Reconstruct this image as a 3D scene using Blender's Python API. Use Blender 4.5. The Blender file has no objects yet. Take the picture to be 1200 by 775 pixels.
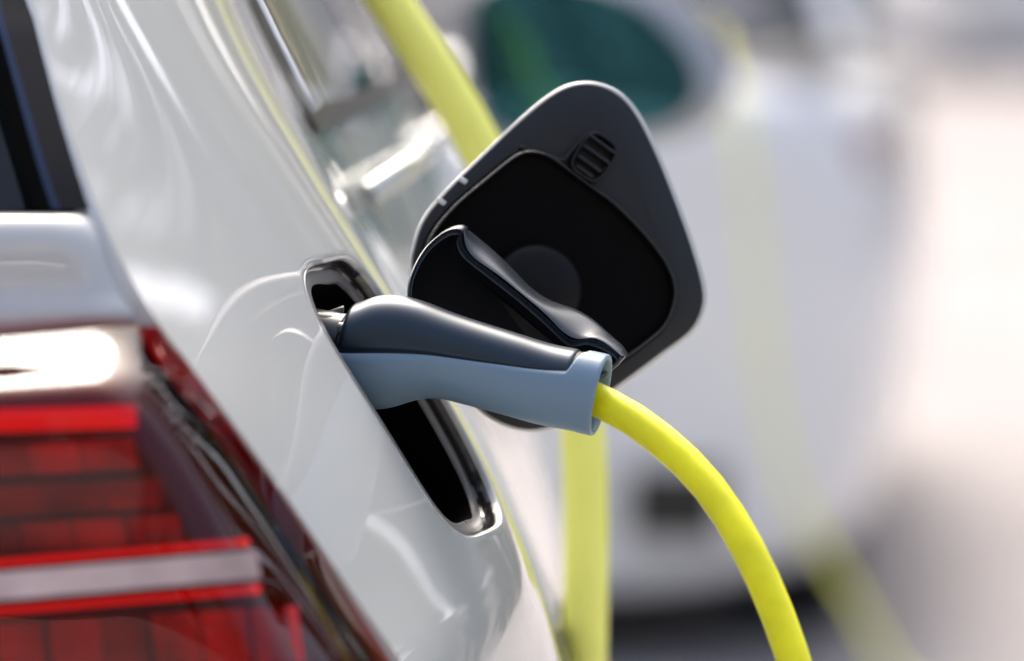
import bpy, bmesh, math, random
import numpy as np
from mathutils import Vector, Matrix, noise

# ------------------------------------------------------------------ camera, sky, sun, exposure
scene = bpy.context.scene
COL = scene.collection
FPX = 7000.0                       # focal length in photograph pixels (1200 wide): a long lens
PITCH = math.radians(4.0)
CAM = np.array([0.0, 0.0, 1.12])
FWD = np.array([0.0, math.cos(PITCH), -math.sin(PITCH)])
UP = np.array([0.0, math.sin(PITCH), math.cos(PITCH)])

cd = bpy.data.cameras.new('camera')
cam = bpy.data.objects.new('camera', cd)
COL.objects.link(cam)
cam.location = CAM
cam.rotation_euler = (math.pi / 2 - PITCH, 0, 0)
cd.sensor_width = 36.0
cd.lens = 36.0 * FPX / 1200.0
cd.clip_start = 0.05
cd.clip_end = 2000
cd.dof.use_dof = True
cd.dof.focus_distance = 3.60
cd.dof.aperture_fstop = 3.1
scene.camera = cam

SUN_EL, SUN_AZ = math.radians(52), math.radians(352)   # azimuth clockwise from +Y
world = bpy.data.worlds.new('World')
scene.world = world
world.use_nodes = True
wn = world.node_tree
sky = wn.nodes.new('ShaderNodeTexSky')
sky.sky_type = 'NISHITA'
sky.sun_disc = False
sky.sun_elevation = SUN_EL
sky.sun_rotation = SUN_AZ
sky.air_density = 0.95
sky.dust_density = 8.0
sky.ozone_density = 1.0
wn.links.new(sky.outputs[0], wn.nodes['Background'].inputs[0])
wn.nodes['Background'].inputs[1].default_value = 0.15

sl = bpy.data.lights.new('sun', 'SUN')
sl.energy = 0.9
sl.angle = math.radians(25)
sl.color = (1.0, 0.975, 0.94)
sun = bpy.data.objects.new('sun', sl)
COL.objects.link(sun)
sdir = Vector((math.sin(SUN_AZ) * math.cos(SUN_EL), math.cos(SUN_AZ) * math.cos(SUN_EL), math.sin(SUN_EL)))
sun.rotation_euler = sdir.to_track_quat('Z', 'Y').to_euler()

scene.view_settings.view_transform = 'Standard'
scene.view_settings.look = 'None'
scene.view_settings.gamma = 1.0
scene.view_settings.use_curve_mapping = False
scene.view_settings.exposure = 1.4
scene.cycles.use_denoising = True
scene.cycles.max_bounces = 10
scene.cycles.transparent_max_bounces = 12
scene.cycles.sample_clamp_indirect = 6.0


# ------------------------------------------------------------------ helpers
def P(px, py, d):
    """World point that stands at depth d on the line through pixel (px, py) of the photograph."""
    return CAM + d * (FWD + np.array([1.0, 0, 0]) * ((px - 600.0) / FPX) - UP * ((py - 387.5) / FPX))


class NSpline:
    """natural cubic spline through values at fixed knots (values may be vectors)"""
    def __init__(self, x):
        self.x = np.asarray(x, float)
        n = len(self.x)
        h = np.diff(self.x)
        A = np.zeros((n, n)); B = np.zeros((n, n))
        A[0, 0] = A[-1, -1] = 1
        for i in range(1, n - 1):
            A[i, i - 1] = h[i - 1]; A[i, i] = 2 * (h[i - 1] + h[i]); A[i, i + 1] = h[i]
            B[i, i - 1] = 6 / h[i - 1]; B[i, i] = -6 / h[i - 1] - 6 / h[i]; B[i, i + 1] = 6 / h[i]
        self.K = np.linalg.solve(A, B)

    def weights(self, t):
        x = self.x
        i = int(min(max(np.searchsorted(x, t) - 1, 0), len(x) - 2))
        h = x[i + 1] - x[i]
        a = (x[i + 1] - t) / h; b = (t - x[i]) / h
        w = np.zeros(len(x)); w[i] += a; w[i + 1] += b
        if 0 <= a <= 1:
            w = w + ((a ** 3 - a) * self.K[i] + (b ** 3 - b) * self.K[i + 1]) * h * h / 6
        return w

    def __call__(self, y, t):
        return self.weights(t) @ np.asarray(y)


def spline_path(pts, n):
    pts = np.array(pts, float)
    d = np.r_[0, np.cumsum(np.linalg.norm(np.diff(pts, axis=0), axis=1))]
    sp = NSpline(d)
    return np.array([sp(pts, t) for t in np.linspace(0, d[-1], n)])


MATS = {}


def new_mat(name):
    m = bpy.data.materials.new(name)
    m.use_nodes = True
    MATS[name] = m
    nt = m.node_tree
    return m, nt, nt.nodes['Principled BSDF']


def plain(name, col, rough=0.5, metal=0.0, coat=0.0, coat_rough=0.05, bump=None, var=0.0, var_scale=30.0, spec=0.5, rough_var=0.0):
    m, nt, b = new_mat(name)
    b.inputs['Base Color'].default_value = (*col, 1)
    b.inputs['Roughness'].default_value = rough
    b.inputs['Metallic'].default_value = metal
    b.inputs['Coat Weight'].default_value = coat
    b.inputs['Coat Roughness'].default_value = coat_rough
    b.inputs['Specular IOR Level'].default_value = spec
    tc = None
    if bump or var or rough_var:
        tc = nt.nodes.new('ShaderNodeTexCoord')
    if var:
        nz = nt.nodes.new('ShaderNodeTexNoise'); nz.inputs['Scale'].default_value = var_scale; nz.inputs['Detail'].default_value = 6
        nt.links.new(tc.outputs['Object'], nz.inputs['Vector'])
        rp = nt.nodes.new('ShaderNodeValToRGB')
        rp.color_ramp.elements[0].position = 0.3; rp.color_ramp.elements[1].position = 0.7
        rp.color_ramp.elements[0].color = (*[c * (1 - var) for c in col], 1)
        rp.color_ramp.elements[1].color = (*[min(1, c * (1 + var)) for c in col], 1)
        nt.links.new(nz.outputs[0], rp.inputs[0]); nt.links.new(rp.outputs[0], b.inputs['Base Color'])
    if rough_var:
        nz = nt.nodes.new('ShaderNodeTexNoise'); nz.inputs['Scale'].default_value = 60; nz.inputs['Detail'].default_value = 5
        nt.links.new(tc.outputs['Object'], nz.inputs['Vector'])
        mr = nt.nodes.new('ShaderNodeMapRange')
        mr.inputs['To Min'].default_value = max(0, rough - rough_var); mr.inputs['To Max'].default_value = min(1, rough + rough_var)
        nt.links.new(nz.outputs[0], mr.inputs[0]); nt.links.new(mr.outputs[0], b.inputs['Roughness'])
    if bump:
        sc, st, dist = bump
        nz = nt.nodes.new('ShaderNodeTexNoise'); nz.inputs['Scale'].default_value = sc; nz.inputs['Detail'].default_value = 3
        nt.links.new(tc.outputs['Object'], nz.inputs['Vector'])
        bp = nt.nodes.new('ShaderNodeBump'); bp.inputs['Strength'].default_value = st; bp.inputs['Distance'].default_value = dist
        nt.links.new(nz.outputs[0], bp.inputs['Height']); nt.links.new(bp.outputs[0], b.inputs['Normal'])
    return m


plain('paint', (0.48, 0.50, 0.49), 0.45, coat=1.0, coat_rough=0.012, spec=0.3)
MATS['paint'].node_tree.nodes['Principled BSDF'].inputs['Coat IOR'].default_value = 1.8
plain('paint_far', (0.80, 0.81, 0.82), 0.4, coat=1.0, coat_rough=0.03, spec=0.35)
plain('plug_grey', (0.155, 0.245, 0.335), 0.42, bump=(900, 0.12, 0.0004), rough_var=0.06)
plain('plug_black', (0.010, 0.018, 0.029), 0.32, spec=0.55)
plain('flap_plastic', (0.011, 0.013, 0.016), 0.42, bump=(700, 0.15, 0.0004), rough_var=0.07, spec=0.35)
plain('liner_black', (0.003, 0.003, 0.0032), 0.55, spec=0.04)
plain('cap_black', (0.007, 0.007, 0.009), 0.36, rough_var=0.06, spec=0.3)
plain('liner_boss', (0.006, 0.006, 0.007), 0.42, spec=0.14)
plain('cap_face', (0.002, 0.002, 0.002), 0.6, spec=0.03)
plain('cap_rim', (0.016, 0.020, 0.027), 0.28, rough_var=0.04, spec=0.5)
plain('well_black', (0.002, 0.002, 0.002), 0.7, spec=0.02)
plain('bezel_grey', (0.16, 0.155, 0.155), 0.30, rough_var=0.07)
plain('bezel_dark', (0.022, 0.020, 0.020), 0.12, spec=0.8)
plain('socket_black', (0.016, 0.018, 0.022), 0.30)
plain('cable_yellow', (0.87, 0.85, 0.010), 0.42, bump=(260, 0.14, 0.0008), var=0.10, var_scale=38, spec=0.4, rough_var=0.10)
plain('cable_yellow_dull', (0.90, 0.91, 0.20), 0.45, var=0.05, var_scale=14, spec=0.4)
plain('rubber', (0.012, 0.012, 0.013), 0.6)
plain('trim_gloss', (0.006, 0.005, 0.005), 0.10, spec=0.2)
plain('trim_reflection', (0.012, 0.028, 0.075), 0.5, spec=0.2)  # bluish reflection on the gloss trim, put into the base colour
plain('trim_black', (0.012, 0.012, 0.013), 0.45)
plain('glass_dark', (0.012, 0.015, 0.017), 0.03, coat=1.0, coat_rough=0.0, spec=0.8)
plain('mirror_glass', (0.035, 0.125, 0.15), 0.05, metal=1.0)
plain('mirror_shell', (0.36, 0.39, 0.43), 0.35, coat=1.0, coat_rough=0.03)
plain('tyre', (0.017, 0.017, 0.018), 0.75, var=0.2, var_scale=40)
plain('alloy', (0.48, 0.49, 0.51), 0.32, metal=0.8)
plain('chrome', (0.75, 0.76, 0.78), 0.12, metal=1.0)
plain('lamp_dark', (0.10, 0.003, 0.004), 0.5, spec=0.2)
plain('lamp_red', (0.85, 0.02, 0.02), 0.30)
for k_ in ('plug_black', 'cap_rim'):
    MATS[k_].node_tree.nodes['Principled BSDF'].inputs['Specular Tint'].default_value = (0.72, 0.86, 1.0, 1)
MATS['lamp_red'].node_tree.nodes['Principled BSDF'].inputs['Emission Color'].default_value = (1, 0.02, 0.015, 1)
MATS['lamp_red'].node_tree.nodes['Principled BSDF'].inputs['Emission Strength'].default_value = 0.15
plain('lamp_deep', (0.48, 0.004, 0.005), 0.35, var=0.6, var_scale=22)
plain('lamp_mid', (0.22, 0.003, 0.004), 0.3, var=0.5, var_scale=30)
plain('lamp_white', (0.55, 0.43, 0.43), 0.3, coat=0.4, coat_rough=0.08, var=0.25, var_scale=28)
plain('lamp_red_far', (0.42, 0.26, 0.26), 0.15, coat=1.0)
plain('plate_white', (0.72, 0.72, 0.70), 0.4)
plain('bark', (0.11, 0.085, 0.065), 0.9, var=0.35, var_scale=9)
plain('leaf', (0.075, 0.115, 0.035), 0.55, var=0.4, var_scale=0.8)
plain('render_wall', (0.46, 0.42, 0.38), 0.85, var=0.1, var_scale=0.7)
plain('brick_wall', (0.27, 0.16, 0.12), 0.85, var=0.2, var_scale=3.0)
plain('frame_white', (0.72, 0.72, 0.7), 0.5)
plain('marking', (0.72, 0.72, 0.71), 0.6, var=0.1, var_scale=20)


def paving():
    m, nt, b = new_mat('paving')
    tc = nt.nodes.new('ShaderNodeTexCoord')
    n1 = nt.nodes.new('ShaderNodeTexNoise'); n1.inputs['Scale'].default_value = 0.35; n1.inputs['Detail'].default_value = 8
    n2 = nt.nodes.new('ShaderNodeTexNoise'); n2.inputs['Scale'].default_value = 40; n2.inputs['Detail'].default_value = 6
    br = nt.nodes.new('ShaderNodeTexBrick')
    br.inputs['Scale'].default_value = 5.0
    br.inputs['Color1'].default_value = (0.29, 0.272, 0.27, 1); br.inputs['Color2'].default_value = (0.34, 0.32, 0.318, 1)
    br.inputs['Mortar'].default_value = (0.18, 0.17, 0.168, 1); br.inputs['Mortar Size'].default_value = 0.012
    for n in (n1, n2, br):
        nt.links.new(tc.outputs['Object'], n.inputs['Vector'])
    mx = nt.nodes.new('ShaderNodeMixRGB'); mx.blend_type = 'OVERLAY'; mx.inputs[0].default_value = 0.45
    nt.links.new(br.outputs[0], mx.inputs[1]); nt.links.new(n1.outputs[0], mx.inputs[2])
    m2 = nt.nodes.new('ShaderNodeMixRGB'); m2.blend_type = 'OVERLAY'; m2.inputs[0].default_value = 0.3
    nt.links.new(mx.outputs[0], m2.inputs[1]); nt.links.new(n2.outputs[0], m2.inputs[2])
    nt.links.new(m2.outputs[0], b.inputs['Base Color'])
    b.inputs['Roughness'].default_value = 0.9
    b.inputs['Specular IOR Level'].default_value = 0.08
    bp = nt.nodes.new('ShaderNodeBump'); bp.inputs['Distance'].default_value = 0.004; bp.inputs['Strength'].default_value = 0.5
    nt.links.new(br.outputs['Fac'], bp.inputs['Height']); bp.invert = True
    nt.links.new(bp.outputs[0], b.inputs['Normal'])


def lens_red():
    m, nt, b = new_mat('lens_red')
    out = nt.nodes['Material Output']
    tr = nt.nodes.new('ShaderNodeBsdfTransparent'); tr.inputs[0].default_value = (0.80, 0.045, 0.045, 1)
    gl = nt.nodes.new('ShaderNodeBsdfGlossy'); gl.inputs['Roughness'].default_value = 0.015
    fr = nt.nodes.new('ShaderNodeFresnel'); fr.inputs[0].default_value = 1.46
    mx = nt.nodes.new('ShaderNodeMixShader')
    nt.links.new(fr.outputs[0], mx.inputs[0]); nt.links.new(tr.outputs[0], mx.inputs[1]); nt.links.new(gl.outputs[0], mx.inputs[2])
    nt.links.new(mx.outputs[0], out.inputs[0])


paving(); lens_red()


def link(o, parent=None):
    COL.objects.link(o)
    if parent is not None:
        o.parent = parent
        o.matrix_parent_inverse = Matrix.Identity(4)
    return o


ROOTS = {}


def mesh_obj(name, verts, faces, mat, parent=None, smooth=True, origin=(0, 0, 0)):
    """one mesh object; verts in world coordinates, parents in this scene are all left at the identity rotation"""
    off = np.array(origin, float)
    if parent is not None:
        off = off + np.array(world_loc(parent))
        o_loc = np.array(origin, float)
    else:
        o_loc = np.array(origin, float)
    me = bpy.data.meshes.new(name)
    me.from_pydata([tuple(np.asarray(v, float) - off) for v in verts], [], [tuple(int(i) for i in f) for f in faces])
    bm = bmesh.new(); bm.from_mesh(me)
    bmesh.ops.recalc_face_normals(bm, faces=bm.faces)
    bm.to_mesh(me); bm.free()
    for p in me.polygons:
        p.use_smooth = smooth
    mats = mat if isinstance(mat, (list, tuple)) else [mat]
    for k in mats:
        me.materials.append(MATS[k])
    o = bpy.data.objects.new(name, me)
    o.location = o_loc
    return link(o, parent)


def world_loc(o):
    v = np.zeros(3)
    while o is not None:
        v = v + np.array(o.location); o = o.parent
    return v


def thing(name, label, cat, loc=(0, 0, 0), group=None):
    o = bpy.data.objects.new(name, None)
    o.empty_display_size = 0.1
    o.location = loc
    link(o)
    o['label'] = label; o['category'] = cat
    if group: o['group'] = group
    return o


def auto_smooth(o, deg=35):
    me = o.data
    bm = bmesh.new(); bm.from_mesh(me)
    for e in bm.edges:
        if len(e.link_faces) == 2 and e.calc_face_angle(0) > math.radians(deg):
            e.smooth = False
    bm.to_mesh(me); bm.free()
    return o


def grid_faces(nr, nc, close_c=False, base=0):
    f = []
    for i in range(nr - 1):
        for j in range(nc - 1 + (1 if close_c else 0)):
            j2 = (j + 1) % nc
            f.append((base + i * nc + j, base + i * nc + j2, base + (i + 1) * nc + j2, base + (i + 1) * nc + j))
    return f


def tube(name, path, radius, mat, parent=None, seg=24, origin=(0, 0, 0), cap=True):
    path = np.asarray(path, float)
    n = len(path)
    T = np.gradient(path, axis=0)
    T /= np.linalg.norm(T, axis=1)[:, None]
    ref = np.array([0.0, 1.0, 0.0]) if abs(T[0][1]) < 0.9 else np.array([1.0, 0, 0])
    N = ref - T[0] * (ref @ T[0]); N /= np.linalg.norm(N)
    verts = []
    for i in range(n):
        N = N - T[i] * (N @ T[i]); N /= np.linalg.norm(N)
        B = np.cross(T[i], N)
        r = radius[i] if hasattr(radius, '__len__') else radius
        for k in range(seg):
            a = 2 * math.pi * k / seg
            verts.append(path[i] + r * (math.cos(a) * N + math.sin(a) * B))
    faces = grid_faces(n, seg, True)
    if cap:
        faces.append(tuple(range(seg))); faces.append(tuple(range((n - 1) * seg, n * seg)))
    return auto_smooth(mesh_obj(name, verts, faces, mat, parent, origin=origin), 60)


def extruded(name, loops, mat, parent=None, origin=(0, 0, 0), cap_first=True, cap_last=True, deg=30):
    """loops: list of closed vertex loops of equal length, bridged in order"""
    n = len(loops[0])
    verts = [v for l in loops for v in l]
    faces = grid_faces(len(loops), n, True)
    if cap_first: faces.append(tuple(range(n)))
    if cap_last: faces.append(tuple(range((len(loops) - 1) * n, len(loops) * n)))
    return auto_smooth(mesh_obj(name, verts, faces, mat, parent, origin=origin), deg)


def closed_curve(pts, n):
    """smooth closed 2-D curve through pts, uniform Catmull-Rom, resampled to n"""
    pts = np.array(pts, float)
    m = len(pts)
    out = []
    for i in range(m):
        p0, p1, p2, p3 = pts[i - 1], pts[i], pts[(i + 1) % m], pts[(i + 2) % m]
        for k in range(24):
            t = k / 24
            out.append(0.5 * ((2 * p1) + (-p0 + p2) * t + (2 * p0 - 5 * p1 + 4 * p2 - p3) * t * t + (-p0 + 3 * p1 - 3 * p2 + p3) * t ** 3))
    out = np.array(out + [out[0]])
    d = np.r_[0, np.cumsum(np.linalg.norm(np.diff(out, axis=0), axis=1))]
    tt = np.linspace(0, d[-1], n, endpoint=False)
    return np.stack([np.interp(tt, d, out[:, k]) for k in range(2)], 1)


def inset2d(c, dist):
    """offset a closed pixel curve inwards (clockwise on screen or not)"""
    t = np.roll(c, -2, 0) - np.roll(c, 2, 0)
    t /= np.linalg.norm(t, axis=1)[:, None]
    nrm = np.stack([-t[:, 1], t[:, 0]], 1)
    ctr = c.mean(0)
    if np.mean(((ctr - c) * nrm).sum(1)) < 0: nrm = -nrm
    return c + nrm * dist


def box_mesh(name, c, ax, ay, az, mat, parent=None, bevel=0.0, seg=2, origin=(0, 0, 0)):
    """bevelled box: centre c, half-axis vectors ax, ay, az (world)"""
    c, ax, ay, az = (np.asarray(v, float) for v in (c, ax, ay, az))
    bm = bmesh.new()
    vs = {}
    for i in (-1, 1):
        for j in (-1, 1):
            for k in (-1, 1):
                vs[i, j, k] = bm.verts.new(c + i * ax + j * ay + k * az)
    for q in ([(-1, -1, -1), (-1, -1, 1), (-1, 1, 1), (-1, 1, -1)], [(1, -1, -1), (1, 1, -1), (1, 1, 1), (1, -1, 1)],
              [(-1, -1, -1), (1, -1, -1), (1, -1, 1), (-1, -1, 1)], [(-1, 1, -1), (-1, 1, 1), (1, 1, 1), (1, 1, -1)],
              [(-1, -1, -1), (-1, 1, -1), (1, 1, -1), (1, -1, -1)], [(-1, -1, 1), (1, -1, 1), (1, 1, 1), (-1, 1, 1)]):
        bm.faces.new([vs[t] for t in q])
    if bevel:
        bmesh.ops.bevel(bm, geom=list(bm.edges), offset=bevel, segments=seg, affect='EDGES', profile=0.5)
    bm.verts.index_update()
    V = [tuple(v.co) for v in bm.verts]; F = [tuple(v.index for v in f.verts) for f in bm.faces]
    bm.free()
    return auto_smooth(mesh_obj(name, V, F, mat, parent, origin=origin), 40)


# ------------------------------------------------------------------ the ground
mesh = mesh_obj('ground', [(-220, -60, 0), (220, -60, 0), (220, 320, 0), (-220, 320, 0)], [(0, 1, 2, 3)], 'paving', smooth=False)
mesh['kind'] = 'structure'
mesh['label'] = 'pale pinkish grey paved street surface'

# ------------------------------------------------------------------ the white car: side surface from rear corner to nose
car = thing('electric_car', 'white electric hatchback with open charge flap, plugged in to a yellow cable', 'car', (-0.92, 4.0, 0))

PYS = [0, 150, 310, 440, 600, 775]
ROWS = [0.25, 0.45, 0.60, 0.70, 0.78, 0.85, 0.91, 0.98, 1.06, 1.22, 1.38]


def column(pxs, ds, top, low):
    pts = [P(x, y, d) for x, y, d in zip(pxs, PYS, ds)]
    pts = [np.array(t) for t in top] + pts + [np.array(t) for t in low]
    pts.sort(key=lambda p: p[2])
    pts = np.array(pts)
    sp = NSpline(pts[:, 2])
    return [sp(pts[:, :2], z) for z in ROWS]


cA = column([40, 83, 143, 232, 348, 460], [3.42, 3.36, 3.31, 3.30, 3.33, 3.36],
            [(-.36, 3.74, 1.38), (-.31, 3.56, 1.22)], [(-.03, 3.36, .45), (-.06, 3.36, .25)])
cB = column([153, 239, 331, 407, 505, 580], [3.53] * 6,
            [(-.355, 3.87, 1.38), (-.285, 3.67, 1.22)], [(.015, 3.52, .45), (-.01, 3.52, .25)])
cC = column([235, 322, 420, 500, 585, 642], [3.68] * 6,
            [(-.340, 3.97, 1.38), (-.258, 3.79, 1.22)], [(.036, 3.67, .45), (.0, 3.67, .25)])
cD = column([290, 365, 452, 519, 593, 660], [3.95] * 6,
            [(-.330, 4.13, 1.38), (-.235, 4.03, 1.22)], [(.048, 3.94, .45), (.01, 3.94, .25)])


def later(y, dlow, dhigh):
    r = []
    for z, (x0, y0) in zip(ROWS, cD):
        k = min(1, max(0, (z - 0.62) / 0.30)); k = k * k * (3 - 2 * k)
        r.append(np.array([x0 + dlow * (1 - k) + dhigh * k, y]))
    return r


cols = [cA, cB, cC, cD, later(4.5, .010, .024), later(5.2, .016, .036), later(6.0, .012, .036), later(6.8, -.034, -.014), later(7.25, -.214, -.194)]
VK = [3.33, 3.53, 3.68, 3.95, 4.5, 5.2, 6.0, 6.8, 7.25]
GRID = np.array(cols)                      # columns x rows x (X, Y)
zs, vs_ = NSpline(ROWS), NSpline(VK)


def S(z, v):
    w = zs.weights(z)
    u = vs_.weights(v)
    xy = np.einsum('c,r,crk->k', u, w, GRID)
    q = (z - (.715 + .10 * (v - 3.6))) / .030
    fd = min(1, max(0, (3.74 - v) / .12)); fd = fd * fd * (3 - 2 * fd)
    xy[0] += fd * .0056 * math.exp(-q * q) - fd * .0022 * math.exp(-(q + 2.2) ** 2)     # pressed shoulder line
    return np.array([xy[0], xy[1], z])


def SN(z, v):
    e = 1e-3
    n = np.cross(S(z, v + e) - S(z, v - e), S(z + e, v) - S(z - e, v))
    return n / np.linalg.norm(n)         # points out of the car (to +X)


def v_grid(zlist, vlist, off=0.0):
    return [[S(z, v) + (SN(z, v) * off if off else 0) for v in vlist] for z in zlist]


def arch_cut(z, v, arches):
    for av, az, r in arches:
        if (v - av) ** 2 + (z - az) ** 2 < r * r: return (av, az, r)
    return None


ARCH = [(4.20, 0.30, 0.335), (6.62, 0.31, 0.35)]


def side_panel(name, zlist, vlist, mat='paint', hole=None, flange=(), off=0.0, parent=car):
    zlist, vlist = list(zlist), list(vlist)
    nz, nv = len(zlist), len(vlist)
    idx = {}
    verts, faces = [], []
    def vert(z, v):
        a = arch_cut(z, v, ARCH)
        if a:                                            # snap rim vertices onto the wheel arch
            av, az, r = a
            dv, dz = v - av, z - az
            L = math.hypot(dv, dz) or 1e-6
            v, z = av + dv / L * r, az + dz / L * r
        p = S(z, v)
        if off: p = p + SN(z, v) * off
        verts.append(p)
        return len(verts) - 1
    for i, z in enumerate(zlist):
        for j, v in enumerate(vlist):
            idx[i, j] = vert(z, v)
    def inhole(i, j):
        return hole and hole['i0'] <= i < hole['i1'] and hole['j0'] <= j < hole['j1']
    for i in range(nz - 1):
        for j in range(nv - 1):
            if inhole(i, j): continue
            if all(arch_cut(zlist[a], vlist[b], ARCH) for a, b in ((i, j), (i + 1, j), (i, j + 1), (i + 1, j + 1))): continue
            faces.append((idx[i, j], idx[i, j + 1], idx[i + 1, j + 1], idx[i + 1, j]))
    rim = None
    if hole:
        i0, i1, j0, j1 = hole['i0'], hole['i1'], hole['j0'], hole['j1']
        loop = [(i0, j) for j in range(j0, j1)] + [(i, j1) for i in range(i0, i1)] + [(i1, j) for j in range(j1, j0, -1)] + [(i, j0) for i in range(i1, i0, -1)]
        cz, cv, hz, hv, ex = hole['c']
        outer = [(zlist[i], vlist[j]) for i, j in loop]
        inner = []
        for z, v in outer:
            a, b = (z - cz) / hz, (v - cv) / hv
            k = (abs(a) ** ex + abs(b) ** ex) ** (-1 / ex)
            inner.append((cz + a * k * hz, cv + b * k * hv))
        prev = [idx[i, j] for i, j in loop]
        NR = 16
        n = len(loop)
        for s in range(1, NR + 1):
            t = s / NR
            cur = []
            for (oz, ov), (iz, iv) in zip(outer, inner):
                cur.append(vert(oz + (iz - oz) * t, ov + (iv - ov) * t))
            for k in range(n):
                k2 = (k + 1) % n
                faces.append((prev[k], prev[k2], cur[k2], cur[k]))
            prev = cur
        rim = dict(inner=inner, c=hole['c'])
        # painted lip rolling into the recess
        for ins, dep in hole['lip']:
            cur = []
            for iz, iv in inner:
                p = rim_point(iz, iv, cz, cv, ins, dep)
                verts.append(p); cur.append(len(verts) - 1)
            for k in range(n):
                k2 = (k + 1) % n
                faces.append((prev[k], prev[k2], cur[k2], cur[k]))
            prev = cur
    # turned-in edges at the shut lines
    for side in flange:
        j = 0 if side == 'rear' else nv - 1
        new = []
        for i in range(nz):
            p = np.array(verts[idx[i, j]]); n_ = SN(zlist[i], vlist[j])
            verts.append(p - n_ * 0.014); new.append(len(verts) - 1)
        for i in range(nz - 1):
            faces.append((idx[i, j], idx[i + 1, j], new[i + 1], new[i]))
    o = mesh_obj(name, verts, faces, mat, parent)
    auto_smooth(o, 50)
    return o, rim


def rim_point(iz, iv, cz, cv, ins, dep):
    p = S(iz, iv); c = S(cz, cv)
    d = c - p; L = np.linalg.norm(d)
    q = (ins / L)
    p2 = S(iz + (cz - iz) * q, iv + (cv - iv) * q)
    m = .14 + .86 * min(1, max(0, ((iv - cv) / .086 + 1) / 1.7)) if dep > .002 and dep < .03 else 1.0   # the frame stands nearly flush at its rear edge
    return p2 - SN(cz, cv) * dep * m


zl = np.r_[np.linspace(.25, .55, 12, endpoint=False), np.linspace(.55, .70, 30, endpoint=False), np.linspace(.70, .965, 40, endpoint=False), np.linspace(.965, 1.385, 34)]
vl = np.r_[np.linspace(3.33, 3.49, 20, endpoint=False), np.linspace(3.49, 3.765, 40, endpoint=False), np.linspace(3.765, 3.945, 14)]
HOLE = dict(i0=42, i1=82, j0=20, j1=60, c=(0.829, 3.620, 0.083, 0.087, 4.2),
            lip=[(.0006, .0003), (.0014, .0010), (.0021, .0022), (.0025, .0042)])
quarter, RIM = side_panel('quarter_panel', zl, vl, hole=HOLE, flange=('rear', 'front'))

# recess: dark gasket wall, grey bezel, black cavity
cz, cv = HOLE['c'][:2]


def ring_loops(prof):
    return [[rim_point(z, v, cz, cv, i, d) for z, v in RIM['inner']] for i, d in prof]


well = extruded('charge_port_recess', ring_loops([(.0025, .0041), (.0028, .0048), (.0034, .0110), (.0046, .0126)]), 'bezel_dark', car, cap_first=False, cap_last=False)
extruded('bezel', ring_loops([(.0046, .0126), (.0060, .0122), (.0075, .0124), (.0110, .0130), (.0128, .0136), (.0136, .0155)]), 'bezel_grey', well, cap_first=False, cap_last=False)
extruded('cavity', ring_loops([(.0136, .0155), (.0142, .022), (.0150, .070)]), 'well_black', well, cap_first=False)

# doors, fender, glazing
BELT = 0.975
rdoor, _ = side_panel('rear_door', np.r_[np.linspace(.25, .62, 14), np.linspace(.63, BELT, 30)], np.linspace(3.951, 4.95, 50), flange=('rear', 'front'))
fdoor, _ = side_panel('front_door', np.r_[np.linspace(.25, .62, 14), np.linspace(.63, BELT, 26)], np.linspace(4.956, 6.05, 40), flange=('rear', 'front'))
fend, _ = side_panel('front_fender', np.r_[np.linspace(.25, .62, 14), np.linspace(.63, .93, 16)], np.linspace(6.056, 7.25, 44), flange=('rear',))


def glazing(name, v0b, v1b, v0t, v1t, mat, off=-0.004, parent=car, nv=16, nz=14, z0=BELT + .004, z1=1.365):
    V = []
    for i in range(nz):
        t = i / (nz - 1)
        z = z0 + (z1 - z0) * t
        a, b = v0b + (v0t - v0b) * t, v1b + (v1t - v1b) * t
        for j in range(nv):
            v = a + (b - a) * j / (nv - 1)
            V.append(S(z, v) + SN(z, v) * off)
    return mesh_obj(name, V, grid_faces(nz, nv), mat, parent)


glazing('window_frame', 3.951, 4.02, 3.951, 4.02, 'trim_black', 0.001)
w1 = glazing('rear_side_window', 4.02, 4.92, 4.02, 4.80, 'glass_dark')
w2 = glazing('front_side_window', 4.97, 6.0, 4.85, 5.25, 'glass_dark')
glazing('door_pillar', 4.92, 4.97, 4.80, 4.85, 'trim_gloss', 0.001)
glazing('window_trim', 3.951, 6.05, 3.951, 6.05, 'trim_black', 0.0035, z0=BELT - .002, z1=BELT + .012, nz=3, nv=40)
glazing('roof_pillar', 6.0, 6.12, 5.25, 5.40, 'paint', 0.002)

# roof, hood, far side, nose: the shell that the rest of the car shows from a step aside
XC = -0.92


def mir(p):
    return np.array([2 * XC - p[0], p[1], p[2]])


def span(name, line, crown, mat, n=24, parent=car):
    V = []
    for p in line:
        for k in range(n):
            t = k / (n - 1)
            q = np.asarray(p) * (1 - t) + mir(p) * t
            q = q + np.array([0, 0, crown * (1 - (2 * t - 1) ** 4)])
            V.append(q)
    return mesh_obj(name, V, grid_faces(len(line), n), mat, parent)


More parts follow.
